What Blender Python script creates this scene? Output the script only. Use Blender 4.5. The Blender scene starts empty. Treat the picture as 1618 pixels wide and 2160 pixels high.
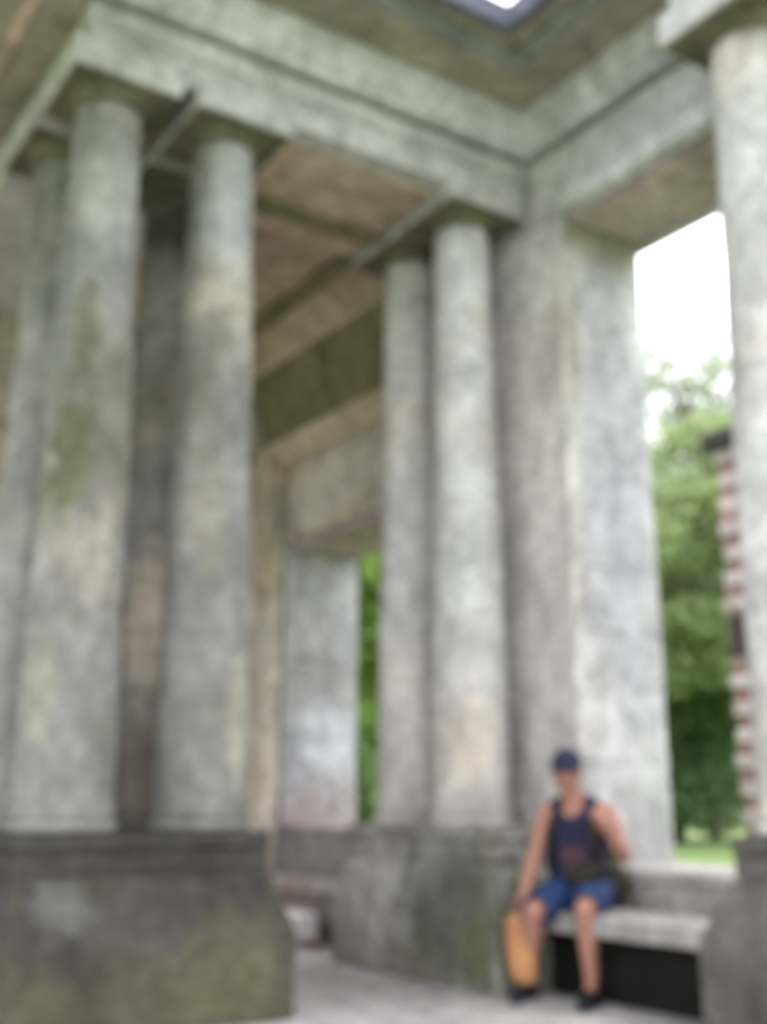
import bpy, bmesh, math, random
import numpy as np
from mathutils import Vector, Matrix, noise
R = math.radians
random.seed(7)
rng = np.random.default_rng(7)
sc = bpy.context.scene
C = bpy.context.collection
# plan axes: U runs away to the left of view, V away to the right, Z up; world = (V, U, Z)

# ------------------------------------------------------------------ camera, sky, sun, exposure
cam = bpy.data.cameras.new("camera")
camo = bpy.data.objects.new("camera", cam)
C.objects.link(camo)
camo.location = (0, 0, 1.05)
camo.rotation_euler = (R(90 + 14.26), 0, R(-33.9))
cam.sensor_fit = 'VERTICAL'
cam.sensor_height = 36
cam.lens = 40
cam.clip_start = 0.02
cam.clip_end = 600
sc.camera = camo
DOF = True
if DOF:
    cam.dof.use_dof = True
    cam.dof.focus_distance = 0.30
    cam.dof.aperture_fstop = 10.0

SUN_EL, SUN_AZ = 70.0, 75.0          # azimuth measured from +Y (U) towards +X (V)
world = bpy.data.worlds.new("World")
sc.world = world
world.use_nodes = True
wn = world.node_tree
bg = wn.nodes["Background"]
sky = wn.nodes.new("ShaderNodeTexSky")
sky.sky_type = 'NISHITA'
sky.sun_disc = False
sky.sun_elevation = R(SUN_EL)
sky.sun_rotation = R(SUN_AZ)
sky.air_density = 1.0
sky.dust_density = 4.0
sky.ozone_density = 0.6
# overcast: an even white cloud layer over most of the blue
cl = wn.nodes.new("ShaderNodeMix"); cl.data_type = 'RGBA'
cl.inputs[0].default_value = 0.72
wn.links.new(sky.outputs[0], cl.inputs[6])
cl.inputs[7].default_value = (9.5, 9.4, 10.2, 1)
wn.links.new(cl.outputs[2], bg.inputs[0])
bg.inputs[1].default_value = 0.15
sun = bpy.data.lights.new("sun", 'SUN')
sun.energy = 0.5
sun.angle = R(14)
sun.color = (1, 0.97, 0.93)
suno = bpy.data.objects.new("sun", sun)
C.objects.link(suno)
d = Vector((math.sin(R(SUN_AZ)) * math.cos(R(SUN_EL)), math.cos(R(SUN_AZ)) * math.cos(R(SUN_EL)), math.sin(R(SUN_EL))))
suno.rotation_euler = d.to_track_quat('Z', 'Y').to_euler()
suno.location = d * 40
sc.view_settings.view_transform = 'Standard'
sc.view_settings.look = 'None'
sc.view_settings.exposure = 1.93
sc.view_settings.gamma = 1
sc.cycles.max_bounces = 8
sc.cycles.diffuse_bounces = 5

# ------------------------------------------------------------------ materials
def new_mat(name):
    m = bpy.data.materials.new(name)
    m.use_nodes = True
    nt = m.node_tree
    b = nt.nodes["Principled BSDF"]
    b.inputs["Roughness"].default_value = 0.9
    b.inputs["Specular IOR Level"].default_value = 0.25
    return m, nt, b

class NB:
    """small node helper"""
    def __init__(s, nt):
        s.nt = nt
        s.pos = nt.nodes.new("ShaderNodeNewGeometry").outputs["Position"]
    def lk(s, a, b): s.nt.links.new(a, b)
    def noise(s, scale, detail=6, rough=0.6, stretch=None, off=(0, 0, 0), vec=None):
        n = s.nt.nodes.new("ShaderNodeTexNoise")
        mp = s.nt.nodes.new("ShaderNodeMapping")
        s.lk(vec or s.pos, mp.inputs[0])
        mp.inputs[1].default_value = off
        if stretch: mp.inputs[3].default_value = stretch
        s.lk(mp.outputs[0], n.inputs["Vector"])
        n.inputs["Scale"].default_value = scale
        n.inputs["Detail"].default_value = detail
        n.inputs["Roughness"].default_value = rough
        return n.outputs["Fac"]
    def ramp(s, f, lo, hi, a=0.0, b=1.0):
        r = s.nt.nodes.new("ShaderNodeMapRange")
        s.lk(f, r.inputs[0])
        r.interpolation_type = 'SMOOTHSTEP'
        for i, v in enumerate((lo, hi, a, b)): r.inputs[i + 1].default_value = v
        return r.outputs[0]
    def mul(s, a, b):
        m = s.nt.nodes.new("ShaderNodeMath"); m.operation = 'MULTIPLY'
        s.lk(a, m.inputs[0])
        if isinstance(b, (int, float)): m.inputs[1].default_value = b
        else: s.lk(b, m.inputs[1])
        return m.outputs[0]
    def mix(s, f, a, b, mode='MIX'):
        m = s.nt.nodes.new("ShaderNodeMix"); m.data_type = 'RGBA'; m.blend_type = mode
        if isinstance(f, (int, float)): m.inputs[0].default_value = f
        else: s.lk(f, m.inputs[0])
        for i, v in ((6, a), (7, b)):
            if isinstance(v, tuple): m.inputs[i].default_value = (*v, 1)
            else: s.lk(v, m.inputs[i])
        return m.outputs[2]
    def zed(s):
        x = s.nt.nodes.new("ShaderNodeSeparateXYZ"); s.lk(s.pos, x.inputs[0]); return x.outputs[2]
    def bump(s, b, h, strength=0.3, dist=0.01):
        n = s.nt.nodes.new("ShaderNodeBump")
        n.inputs["Strength"].default_value = strength
        n.inputs["Distance"].default_value = dist
        s.lk(h, n.inputs["Height"]); s.lk(n.outputs[0], b.inputs["Normal"])

def stone(name, c1, c2, moss=(.12, .13, .07), moss_amt=0.4, dirt=(.10, .095, .085), dirt_amt=0.4,
          warm=(.42, .34, .25), warm_amt=0.25, low=None, seed=0, scale=1.0, bump=0.5, spots=(), mott=.75):
    m, nt, b = new_mat(name)
    k = NB(nt); o = (seed * 3.1, seed * 1.7, seed * 2.3)
    col = k.mix(k.ramp(k.noise(1.6 * scale, 8, .65, off=o), .35, .65), c1, c2)
    col = k.mix(k.mul(k.ramp(k.noise(1.1 * scale, 7, .6, off=(o[0] + 9, o[1], o[2])), .5, .68), warm_amt), col, warm)
    col = k.mix(k.mul(k.ramp(k.noise(2.1 * scale, 9, .68, stretch=(1, 1, .55), off=(o[0], o[1] + 5, o[2])), .47, .66), moss_amt), col, moss)
    col = k.mix(k.mul(k.ramp(k.noise(3.2 * scale, 8, .7, stretch=(2.6, 2.6, .28), off=(o[0], o[1], o[2] + 7)), .5, .72), dirt_amt), col, dirt)
    if low:                                              # a stained or darkened zone with a ragged edge: (colour, z0, z1, amount)
        lc, z0, z1, amt = low
        zz = nt.nodes.new("ShaderNodeMath"); zz.operation = 'MULTIPLY_ADD'
        k.lk(k.noise(2.4, 7, .65, off=(3, 8, seed)), zz.inputs[0]); zz.inputs[1].default_value = 1.1; k.lk(k.zed(), zz.inputs[2])
        f = k.ramp(zz.outputs[0], z0 + .55, z1 + .55, amt, 0.0)
        col = k.mix(f, col, lc)
    for (su, sv, sz), (ru, rv, rz), scol, samt in spots:  # single stains and painted light or shade patches with ragged edges
        mp = nt.nodes.new("ShaderNodeMapping"); mp.vector_type = 'TEXTURE'
        k.lk(k.pos, mp.inputs[0])
        mp.inputs[1].default_value = (sv, su, sz); mp.inputs[3].default_value = (rv, ru, rz)
        ln = nt.nodes.new("ShaderNodeVectorMath"); ln.operation = 'LENGTH'; k.lk(mp.outputs[0], ln.inputs[0])
        ad = nt.nodes.new("ShaderNodeMath"); ad.operation = 'MULTIPLY_ADD'
        k.lk(k.noise(6, 7, .7, off=(su, sv, sz)), ad.inputs[0]); ad.inputs[1].default_value = 1.5; k.lk(ln.outputs["Value"], ad.inputs[2])
        col = k.mix(k.ramp(ad.outputs[0], 1.25, 2.0, samt, 0.0), col, scol)
    def tone(f, lo, hi, x, y):
        g_ = nt.nodes.new("ShaderNodeCombineColor"); r_ = k.ramp(f, lo, hi, x, y)
        for i in range(3): k.lk(r_, g_.inputs[i])
        return g_.outputs[0]
    col = k.mix(1.0, col, tone(k.noise(4.2, 5, .6, stretch=(1, 1, .7), off=(o[1], o[0], 4)), .36, .64, 1 - .22 * mott, 1 + .16 * mott), 'MULTIPLY')
    col = k.mix(1.0, col, tone(k.noise(11, 6, .7, off=(o[2], 3, o[0])), .36, .64, 1 - .26 * mott, 1 + .16 * mott), 'MULTIPLY')
    sp = k.ramp(k.noise(38, 5, .7, off=o), .3, .7, .84, 1.10)
    g = nt.nodes.new("ShaderNodeCombineColor")
    for i in range(3): k.lk(sp, g.inputs[i])
    col = k.mix(1.0, col, g.outputs[0], 'MULTIPLY')
    pits = k.ramp(k.noise(16, 6, .75, off=(o[2], o[0], 2)), .62, .72)
    col = k.mix(k.mul(pits, .45), col, dirt)
    k.lk(col, b.inputs["Base Color"])
    h = nt.nodes.new("ShaderNodeMath"); h.operation = 'ADD'
    k.lk(k.noise(9, 9, .7, off=o), h.inputs[0]); k.lk(k.noise(70, 4, .7), h.inputs[1])
    k.bump(b, h.outputs[0], bump, .02)
    return m

def plain(name, c, c2=None, scale=20, rough=.8, bump=0.15, stretch=None):
    m, nt, b = new_mat(name)
    k = NB(nt)
    c2 = c2 or tuple(x * .75 for x in c)
    tc = nt.nodes.new("ShaderNodeTexCoord").outputs["Object"]
    n = k.noise(scale, 6, .65, vec=tc, stretch=stretch)
    k.lk(k.mix(k.ramp(n, .35, .65), c2, c), b.inputs["Base Color"])
    b.inputs["Roughness"].default_value = rough
    if bump: k.bump(b, k.noise(scale * 6, 4, .6, vec=tc), bump, .004)
    return m

def leafy(name, c, c2):
    m, nt, b = new_mat(name)
    k = NB(nt)
    col = k.mix(k.ramp(k.noise(.9, 4, .6), .38, .62), c, c2)
    col = k.mix(k.ramp(k.noise(9, 2, .5), .3, .75, 0, .5), col, tuple(min(1, x * 1.5) for x in c2))
    k.lk(col, b.inputs["Base Color"])
    b.inputs["Roughness"].default_value = .6
    tr = nt.nodes.new("ShaderNodeBsdfTranslucent"); k.lk(col, tr.inputs[0])
    ms = nt.nodes.new("ShaderNodeMixShader"); ms.inputs[0].default_value = .35
    k.lk(b.outputs[0], ms.inputs[1]); k.lk(tr.outputs[0], ms.inputs[2])
    k.lk(ms.outputs[0], nt.nodes["Material Output"].inputs[0])
    return m

M = {}
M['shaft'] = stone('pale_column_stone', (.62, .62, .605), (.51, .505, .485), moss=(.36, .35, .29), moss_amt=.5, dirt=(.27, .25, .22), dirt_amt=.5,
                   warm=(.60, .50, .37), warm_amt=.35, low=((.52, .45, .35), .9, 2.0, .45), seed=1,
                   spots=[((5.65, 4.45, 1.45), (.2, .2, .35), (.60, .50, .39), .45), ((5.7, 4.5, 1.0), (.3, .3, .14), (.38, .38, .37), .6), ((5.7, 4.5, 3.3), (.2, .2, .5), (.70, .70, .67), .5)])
M['shaft_green'] = stone('green_stained_dimmed_column_stone', (.31, .305, .28), (.23, .23, .212), moss=(.13, .135, .08), moss_amt=.7, dirt=(.13, .125, .11), dirt_amt=.55,  # real green stains; base and foot also darkened for weaker light at left
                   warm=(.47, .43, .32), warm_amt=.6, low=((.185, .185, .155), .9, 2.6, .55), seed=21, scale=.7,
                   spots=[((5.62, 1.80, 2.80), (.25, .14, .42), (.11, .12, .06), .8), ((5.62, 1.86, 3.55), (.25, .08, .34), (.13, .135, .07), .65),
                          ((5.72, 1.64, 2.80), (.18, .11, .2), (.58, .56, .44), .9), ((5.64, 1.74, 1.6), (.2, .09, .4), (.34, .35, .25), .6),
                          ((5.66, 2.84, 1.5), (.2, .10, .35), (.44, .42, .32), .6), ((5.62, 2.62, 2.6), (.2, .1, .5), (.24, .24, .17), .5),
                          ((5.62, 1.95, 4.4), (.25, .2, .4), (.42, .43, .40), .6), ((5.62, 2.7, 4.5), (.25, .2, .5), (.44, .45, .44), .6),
                          ((6.6, 2.72, 4.75), (.4, .4, .35), (.07, .07, .05), .9), ((6.38, 2.60, 2.1), (.22, .14, .5), (.64, .55, .44), .95), ((6.38, 2.60, 1.2), (.22, .14, .3), (.24, .19, .14), .7)])  # dark top of the rear column: shade between the shafts put into colour
M['entab'] = stone('entablature_stone', (.57, .565, .55), (.46, .455, .44), moss=(.36, .36, .31), spots=[((4.5, 4.98, 5.3), (.8, .3, .3), (.58, .585, .58), .6)], moss_amt=.4, dirt=(.2, .19, .17), dirt_amt=.4, seed=2, warm_amt=.15)
M['cornice'] = stone('cornice_stone', (.70, .71, .72), (.60, .61, .61), moss=(.36, .35, .27), moss_amt=.35, dirt=(.3, .28, .25), dirt_amt=.3, seed=27, warm_amt=.1)
M['moss'] = stone('mossy_shade_stone', (.17, .165, .10), (.115, .115, .07), moss=(.06, .065, .033), moss_amt=.6, dirt_amt=.4, seed=3, warm_amt=.1)  # moss, darkened further to hold the shade under capitals and cornice
M['pier'] = stone('pier_stone', (.58, .57, .565), (.47, .46, .455), moss=(.36, .34, .30), moss_amt=.45, dirt=(.24, .22, .2), dirt_amt=.45, seed=4, warm=(.45, .4, .34), warm_amt=.25,
                  spots=[((5.22, 4.99, 4.1), (.16, .16, .6), (.36, .33, .27), .75), ((5.26, 4.97, 3.2), (.2, .08, .4), (.42, .40, .35), .6), ((5.22, 4.99, 2.45), (.17, .15, .36), (.36, .33, .30), .7),
                         ((5.24, 5.6, .95), (.3, .35, .35), (.34, .34, .33), .75), ((5.24, 5.38, 4.85), (.2, .4, .2), (.28, .25, .17), .8),
                         ((5.24, 5.5, 1.9), (.2, .14, .3), (.40, .40, .42), .6), ((5.6, 4.97, 1.1), (.4, .2, .3), (.42, .39, .34), .5), ((5.5, 4.97, 2.9), (.7, .10, 2.2), (.66, .625, .57), .6), ((5.24, 5.42, 3.2), (.2, .34, 1.7), (.38, .38, .41), .65)])  # long pale face and grey jamb patches paint in the fall of light
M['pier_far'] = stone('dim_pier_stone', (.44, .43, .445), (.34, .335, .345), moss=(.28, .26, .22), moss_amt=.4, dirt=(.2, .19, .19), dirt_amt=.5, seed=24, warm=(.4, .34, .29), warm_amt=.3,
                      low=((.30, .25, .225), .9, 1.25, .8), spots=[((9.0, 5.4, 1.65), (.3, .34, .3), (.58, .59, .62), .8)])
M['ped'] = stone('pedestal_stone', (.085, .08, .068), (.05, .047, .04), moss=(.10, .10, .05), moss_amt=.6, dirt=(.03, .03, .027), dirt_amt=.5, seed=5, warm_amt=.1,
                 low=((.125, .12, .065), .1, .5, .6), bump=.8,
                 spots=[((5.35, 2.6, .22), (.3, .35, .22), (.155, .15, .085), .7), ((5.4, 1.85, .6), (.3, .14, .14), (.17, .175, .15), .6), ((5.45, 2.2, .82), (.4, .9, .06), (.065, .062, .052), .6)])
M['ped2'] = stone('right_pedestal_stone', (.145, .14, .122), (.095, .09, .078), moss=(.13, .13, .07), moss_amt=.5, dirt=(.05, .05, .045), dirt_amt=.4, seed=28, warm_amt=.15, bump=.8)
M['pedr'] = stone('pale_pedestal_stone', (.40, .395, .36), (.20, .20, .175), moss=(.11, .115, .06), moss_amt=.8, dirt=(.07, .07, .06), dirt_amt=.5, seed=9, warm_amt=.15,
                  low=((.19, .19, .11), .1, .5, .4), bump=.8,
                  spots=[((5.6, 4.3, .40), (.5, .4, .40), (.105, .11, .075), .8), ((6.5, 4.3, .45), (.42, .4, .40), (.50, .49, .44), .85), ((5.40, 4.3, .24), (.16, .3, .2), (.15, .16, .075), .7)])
M['bench'] = stone('bench_stone', (.42, .40, .37), (.31, .30, .28), moss_amt=.3, dirt_amt=.35, seed=6, warm_amt=.1)
M['ceil'] = stone('ceiling_plaster', (.37, .34, .25), (.275, .26, .20), moss=(.14, .145, .08), moss_amt=.5, dirt=(.1, .1, .08), dirt_amt=.3, warm=(.36, .29, .18), warm_amt=.5, seed=7, bump=.25)
M['ceilm'] = stone('moulding_plaster', (.30, .32, .29), (.22, .24, .21), moss_amt=.4, dirt_amt=.4, seed=8, warm_amt=.1, bump=.25)
M['vault'] = stone('brown_plaster', (.56, .45, .345), (.45, .36, .275), moss=(.25, .21, .13), moss_amt=.5, dirt=(.17, .14, .1), dirt_amt=.5, warm=(.46, .32, .21), warm_amt=.5, seed=11, bump=.25)
M['cove'] = stone('dark_olive_plaster', (.24, .205, .125), (.17, .16, .095), moss=(.13, .13, .07), moss_amt=.6, dirt_amt=.3, warm=(.2, .15, .08), warm_amt=.4, seed=12, bump=.25)  # darker olive tone for the lower vault band and the ribs
M['wall2'] = stone('ochre_wall', (.54, .48, .39), (.42, .38, .31), moss=(.2, .18, .1), moss_amt=.4, dirt=(.16, .13, .1), dirt_amt=.5, warm=(.45, .33, .2), warm_amt=.5, seed=13,
                   spots=[((9.2, 4.8, 1.35), (.5, .4, .45), (.56, .49, .38), .5), ((8.2, 4.99, 3.75), (.7, .2, .35), (.62, .58, .50), .6)])  # first patch paints warm light on the wall base
M['tan'] = stone('tan_moulding', (.62, .52, .38), (.52, .43, .31), moss_amt=.25, dirt_amt=.3, seed=25, warm_amt=.2)
M['soffit'] = stone('grey_brown_plaster', (.46, .36, .37), (.35, .275, .28), moss=(.27, .22, .19), moss_amt=.4, dirt=(.2, .17, .16), dirt_amt=.4, warm=(.42, .33, .28), seed=22, bump=.25)
M['floor'] = stone('floor_concrete', (.52, .50, .48), (.42, .405, .39), moss_amt=.1, dirt=(.2, .19, .18), dirt_amt=.3, seed=14, warm_amt=.1, bump=.3)
M['dark'] = stone('void_shade_black', (.009, .009, .007), (.007, .007, .006), moss_amt=0, dirt_amt=0, warm_amt=0, seed=26)  # near-black colour that paints the shade below the bench seat
M['curb'] = stone('skylight_frame', (.13, .14, .17), (.09, .10, .13), moss_amt=.1, dirt_amt=.2, warm_amt=0, seed=23)
M['white'] = stone('white_stone', (.80, .76, .75), (.68, .64, .62), moss_amt=.1, dirt_amt=.15, seed=15, warm_amt=.1, bump=.3)
M['rubble'] = stone('rubble_stone', (.38, .34, .31), (.24, .215, .2), moss_amt=.4, dirt_amt=.4, seed=16, warm=(.3, .2, .15), warm_amt=.4)
M['brick'] = stone('red_brick', (.34, .22, .20), (.25, .16, .15), moss_amt=.1, dirt_amt=.3, seed=17, warm=(.3, .16, .12), warm_amt=.3)
M['band'] = stone('pale_band', (.58, .52, .51), (.48, .42, .42), moss_amt=.15, dirt_amt=.2, seed=18, warm_amt=.1)
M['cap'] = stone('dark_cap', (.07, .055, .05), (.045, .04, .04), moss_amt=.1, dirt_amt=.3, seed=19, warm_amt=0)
M['ground'] = plain('grass_ground', (.17, .25, .07), (.12, .18, .05), 3, .9, .3)
M['bark'] = plain('bark', (.10, .075, .05), (.05, .04, .03), 6, .9, .5, (3, 3, .5))
M['leaf_light'] = leafy('leaf_light', (.17, .235, .09), (.25, .31, .135))
M['leaf_fresh'] = leafy('leaf_fresh', (.15, .26, .055), (.24, .36, .09))
M['leaf_mid'] = leafy('leaf_mid', (.09, .16, .05), (.15, .24, .08))
M['leaf_dark'] = leafy('leaf_dark', (.09, .15, .065), (.14, .22, .09))
M['leaf_hazy'] = leafy('leaf_hazy', (.30, .34, .25), (.38, .42, .32))  # leaf colour lightened to carry the haze of distance
M['skin'] = plain('skin', (.37, .19, .135), (.32, .155, .11), 14, .55, .05)
M['lip'] = plain('lip', (.36, .15, .12), None, 20, .5, 0)
M['eye'] = plain('eye_dark', (.03, .022, .018), None, 20, .3, 0)
M['hair'] = plain('hair', (.025, .02, .018), None, 60, .6, .2)
M['capcloth'] = plain('navy_cap_cloth', (.03, .03, .065), (.022, .022, .045), 60, .85, .15)
M['shirt'] = plain('navy_knit', (.022, .024, .055), (.015, .016, .035), 50, .9, .2)
M['print'] = plain('dark_red_print', (.10, .04, .05), (.05, .03, .045), 30, .8, .1)
M['printgrey'] = plain('grey_print', (.13, .13, .11), (.08, .08, .07), 30, .8, .1)
M['denim'] = plain('blue_denim', (.026, .058, .155), (.014, .032, .09), 30, .9, .3)
M['shoe'] = plain('black_shoe', (.018, .019, .024), (.012, .012, .016), 40, .6, .1)
M['sole'] = plain('shoe_sole', (.05, .05, .055), None, 40, .7, .1)
M['pack'] = plain('dark_pack', (.035, .027, .022), (.02, .017, .013), 40, .8, .25)
M['packgreen'] = plain('olive_pack', (.06, .055, .03), (.035, .035, .02), 40, .8, .25)
M['orange'] = plain('orange_cloth', (.46, .24, .10), (.36, .175, .075), 9, .75, .3)
M['orangedk'] = plain('orange_trim', (.42, .17, .09), None, 20, .8, .1)

# ------------------------------------------------------------------ object helpers
def tag(o, label=None, cat=None, group=None, kind=None):
    if label: o['label'] = label
    if cat: o['category'] = cat
    if group: o['group'] = group
    if kind: o['kind'] = kind
    return o

def W(u, v, z): return Vector((v, u, z))

def thing(name, label, cat, uvz=(0, 0, 0), group=None):
    o = bpy.data.objects.new(name, None)
    C.objects.link(o)
    o.empty_display_size = .1
    o.location = W(*uvz)
    return tag(o, label, cat, group)

def root_of(o):
    while o.parent: o = o.parent
    return o

def obj(name, bm, mat, parent=None, smooth=False, local=False, mats=None):
    me = bpy.data.meshes.new(name)
    if isinstance(bm, bpy.types.Mesh): me = bm; me.name = name
    else:
        bmesh.ops.recalc_face_normals(bm, faces=bm.faces)
        bm.to_mesh(me); bm.free()
    o = bpy.data.objects.new(name, me)
    C.objects.link(o)
    for q in (mats or [mat]): me.materials.append(q)
    if parent:
        if not local: me.transform(Matrix.Translation(-root_of(parent).location))
        o.parent = parent
    if smooth:
        for p in me.polygons: p.use_smooth = True
    return o

def bx(bm, u0, u1, v0, v1, z0, z1):
    vs = [bm.verts.new(W(u, v, z)) for z in (z0, z1) for u, v in ((u0, v0), (u1, v0), (u1, v1), (u0, v1))]
    for f in ((0, 1, 2, 3), (4, 5, 6, 7), (0, 1, 5, 4), (1, 2, 6, 5), (2, 3, 7, 6), (3, 0, 4, 7)):
        bm.faces.new([vs[i] for i in f])

def worn(bm, bevel=.015, cuts=True, size=.12, amp=.006, scale=5.0):
    """bevelled, subdivided and gently irregular stone"""
    bmesh.ops.recalc_face_normals(bm, faces=bm.faces)
    if bevel:
        bmesh.ops.bevel(bm, geom=list(bm.edges), offset=bevel, segments=2, profile=.5, affect='EDGES', clamp_overlap=True)
    if cuts:
        for _ in range(5):
            es = [e for e in bm.edges if e.calc_length() > size * 1.7]
            if not es: break
            bmesh.ops.subdivide_edges(bm, edges=es, cuts=1, use_grid_fill=True)
        bmesh.ops.triangulate(bm, faces=[f for f in bm.faces if len(f.verts) > 4])
    bm.normal_update()
    for v in bm.verts:
        n = noise.noise(v.co * scale) + .5 * noise.noise(v.co * scale * 2.7)
        v.co += v.normal * n * amp
    return bm

def box_obj(name, mat, parent, b, bevel=.012, amp=.004, size=.16):
    bm = bmesh.new(); bx(bm, *b)
    worn(bm, bevel, True, size, amp)
    return obj(name, bm, mat, parent)

def loft_rects(bm, rects):
    """closed stack of plan rectangles (u0,u1,v0,v1,z)"""
    rings = [[bm.verts.new(W(u, v, z)) for u, v in ((a, c), (b, c), (b, e), (a, e))] for a, b, c, e, z in rects]
    for p, q in zip(rings, rings[1:]):
        for i in range(4):
            bm.faces.new((p[i], p[(i + 1) % 4], q[(i + 1) % 4], q[i]))
    bm.faces.new(rings[0]); bm.faces.new(rings[-1])

def tube(bm, pts, rad, seg=12, cap=True, squash=None):
    """lofted tube with rounded ends through pts with radii; squash=(axis vector, factor)"""
    pts = [Vector(p) for p in pts]
    n = len(pts)
    rings = []
    prev = None
    tans = [(pts[min(i + 1, n - 1)] - pts[max(i - 1, 0)]).normalized() for i in range(n)]
    P, Q, T = [], [], []
    if cap:
        for a in (80, 50, 22):
            P.append(pts[0] - tans[0] * rad[0] * math.sin(R(a))); Q.append(rad[0] * math.cos(R(a))); T.append(tans[0])
    P += pts; Q += list(rad); T += tans
    if cap:
        for a in (22, 50, 80):
            P.append(pts[-1] + tans[-1] * rad[-1] * math.sin(R(a))); Q.append(rad[-1] * math.cos(R(a))); T.append(tans[-1])
    for p, r, t in zip(P, Q, T):
        if prev is None:
            prev = t.orthogonal().normalized()
        x = (prev - t * prev.dot(t)).normalized(); y = t.cross(x); prev = x
        ring = []
        for k in range(seg):
            a = 2 * math.pi * k / seg
            off = (x * math.cos(a) + y * math.sin(a)) * r
            if squash: off = off - Vector(squash[0]) * off.dot(Vector(squash[0])) * (1 - squash[1])
            ring.append(bm.verts.new(p + off))
        rings.append(ring)
    for p, q in zip(rings, rings[1:]):
        for i in range(seg):
            bm.faces.new((p[i], p[(i + 1) % seg], q[(i + 1) % seg], q[i]))
    bm.faces.new(rings[0][::-1]); bm.faces.new(rings[-1])

def ellipsoid(bm, c, r, seg=20, rings=14, rot=None):
    mt = Matrix.Translation(c) @ (rot.to_4x4() if rot else Matrix()) @ Matrix.Diagonal((*r, 1))
    bmesh.ops.create_uvsphere(bm, u_segments=seg, v_segments=rings, radius=1, matrix=mt)

def lathe(bm, prof, seg=48, c=(0, 0, 0)):
    rings = []
    for r, z in prof:
        rings.append([bm.verts.new((c[0] + r * math.cos(2 * math.pi * k / seg), c[1] + r * math.sin(2 * math.pi * k / seg), c[2] + z)) for k in range(seg)])
    for p, q in zip(rings, rings[1:]):
        for i in range(seg): bm.faces.new((p[i], p[(i + 1) % seg], q[(i + 1) % seg], q[i]))
    bm.faces.new(rings[0][::-1]); bm.faces.new(rings[-1])

def remesh(bm, voxel, smooth=4):
    me = bpy.data.meshes.new("tmp"); bm.to_mesh(me); bm.free()
    o = bpy.data.objects.new("tmp", me); C.objects.link(o)
    m = o.modifiers.new("r", 'REMESH'); m.mode = 'VOXEL'; m.voxel_size = voxel
    s = o.modifiers.new("s", 'SMOOTH'); s.iterations = smooth; s.factor = .5
    dg = bpy.context.evaluated_depsgraph_get(); dg.update()
    out = bpy.data.meshes.new_from_object(o.evaluated_get(dg))
    bpy.data.objects.remove(o); bpy.data.meshes.remove(me)
    return out

# ------------------------------------------------------------------ the setting: ground and floor
bm = bmesh.new()
n = 220
def gz(x, y):                                            # the lawn climbs gently away from the building
    s_ = min(1, max(0, (math.hypot(x, y) - 9.5) / 7.5)); s_ = s_ * s_ * (3 - 2 * s_)
    return -.22 + .60 * s_ + .05 * noise.noise(Vector((x * .2, y * .2, 0)))
ax_ = np.sign(np.linspace(-1, 1, n)) * np.abs(np.linspace(-1, 1, n)) ** 2 * 260
grid = [[bm.verts.new((x, y, gz(x, y))) for x in ax_] for y in ax_]
for a, b in zip(grid, grid[1:]):
    for i in range(n - 1): bm.faces.new((a[i], a[i + 1], b[i + 1], b[i]))
tag(obj('ground', bm, M['ground'], smooth=True), kind='structure')
bm = bmesh.new(); bx(bm, -5, 10.2, -5, 5.9, -.6, 0)
tag(obj('floor', bm, M['floor']), kind='structure')

# ------------------------------------------------------------------ pedestals
def pedestal(label, base, top, mat, group='stepped column pedestals'):
    u0, u1, v0, v1 = base; a0, a1, c0, c1 = top
    t = thing('pedestal', label, 'pedestal', ((u0 + u1) / 2, (v0 + v1) / 2, 0), group)
    bm = bmesh.new()
    loft_rects(bm, [(u0, u1, v0, v1, 0), (u0, u1, v0, v1, .42), (a0 - .02, a1 + .02, c0 - .02, c1 + .02, .70)])
    obj('plinth', worn(bm, .02, True, .1, .012, 4), mat, t)
    bm = bmesh.new(); bx(bm, a0, a1, c0, c1, .703, .81)
    obj('die', worn(bm, .008, True, .12, .006), mat, t)
    bm = bmesh.new(); bx(bm, a0 - .014, a1 + .014, c0 - .014, c1 + .014, .813, .90)
    obj('cap', worn(bm, .02, True, .12, .007), mat, t)
    return t
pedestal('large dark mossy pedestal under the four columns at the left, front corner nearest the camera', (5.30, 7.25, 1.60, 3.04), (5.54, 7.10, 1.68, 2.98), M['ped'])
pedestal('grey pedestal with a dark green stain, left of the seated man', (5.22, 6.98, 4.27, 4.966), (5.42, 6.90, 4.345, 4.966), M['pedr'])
pedestal('grey pedestal cut by the right edge of the picture, right of the bench', (2.25, 3.79, 4.27, 4.966), (2.35, 3.60, 4.345, 4.966), M['ped2'])

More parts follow.
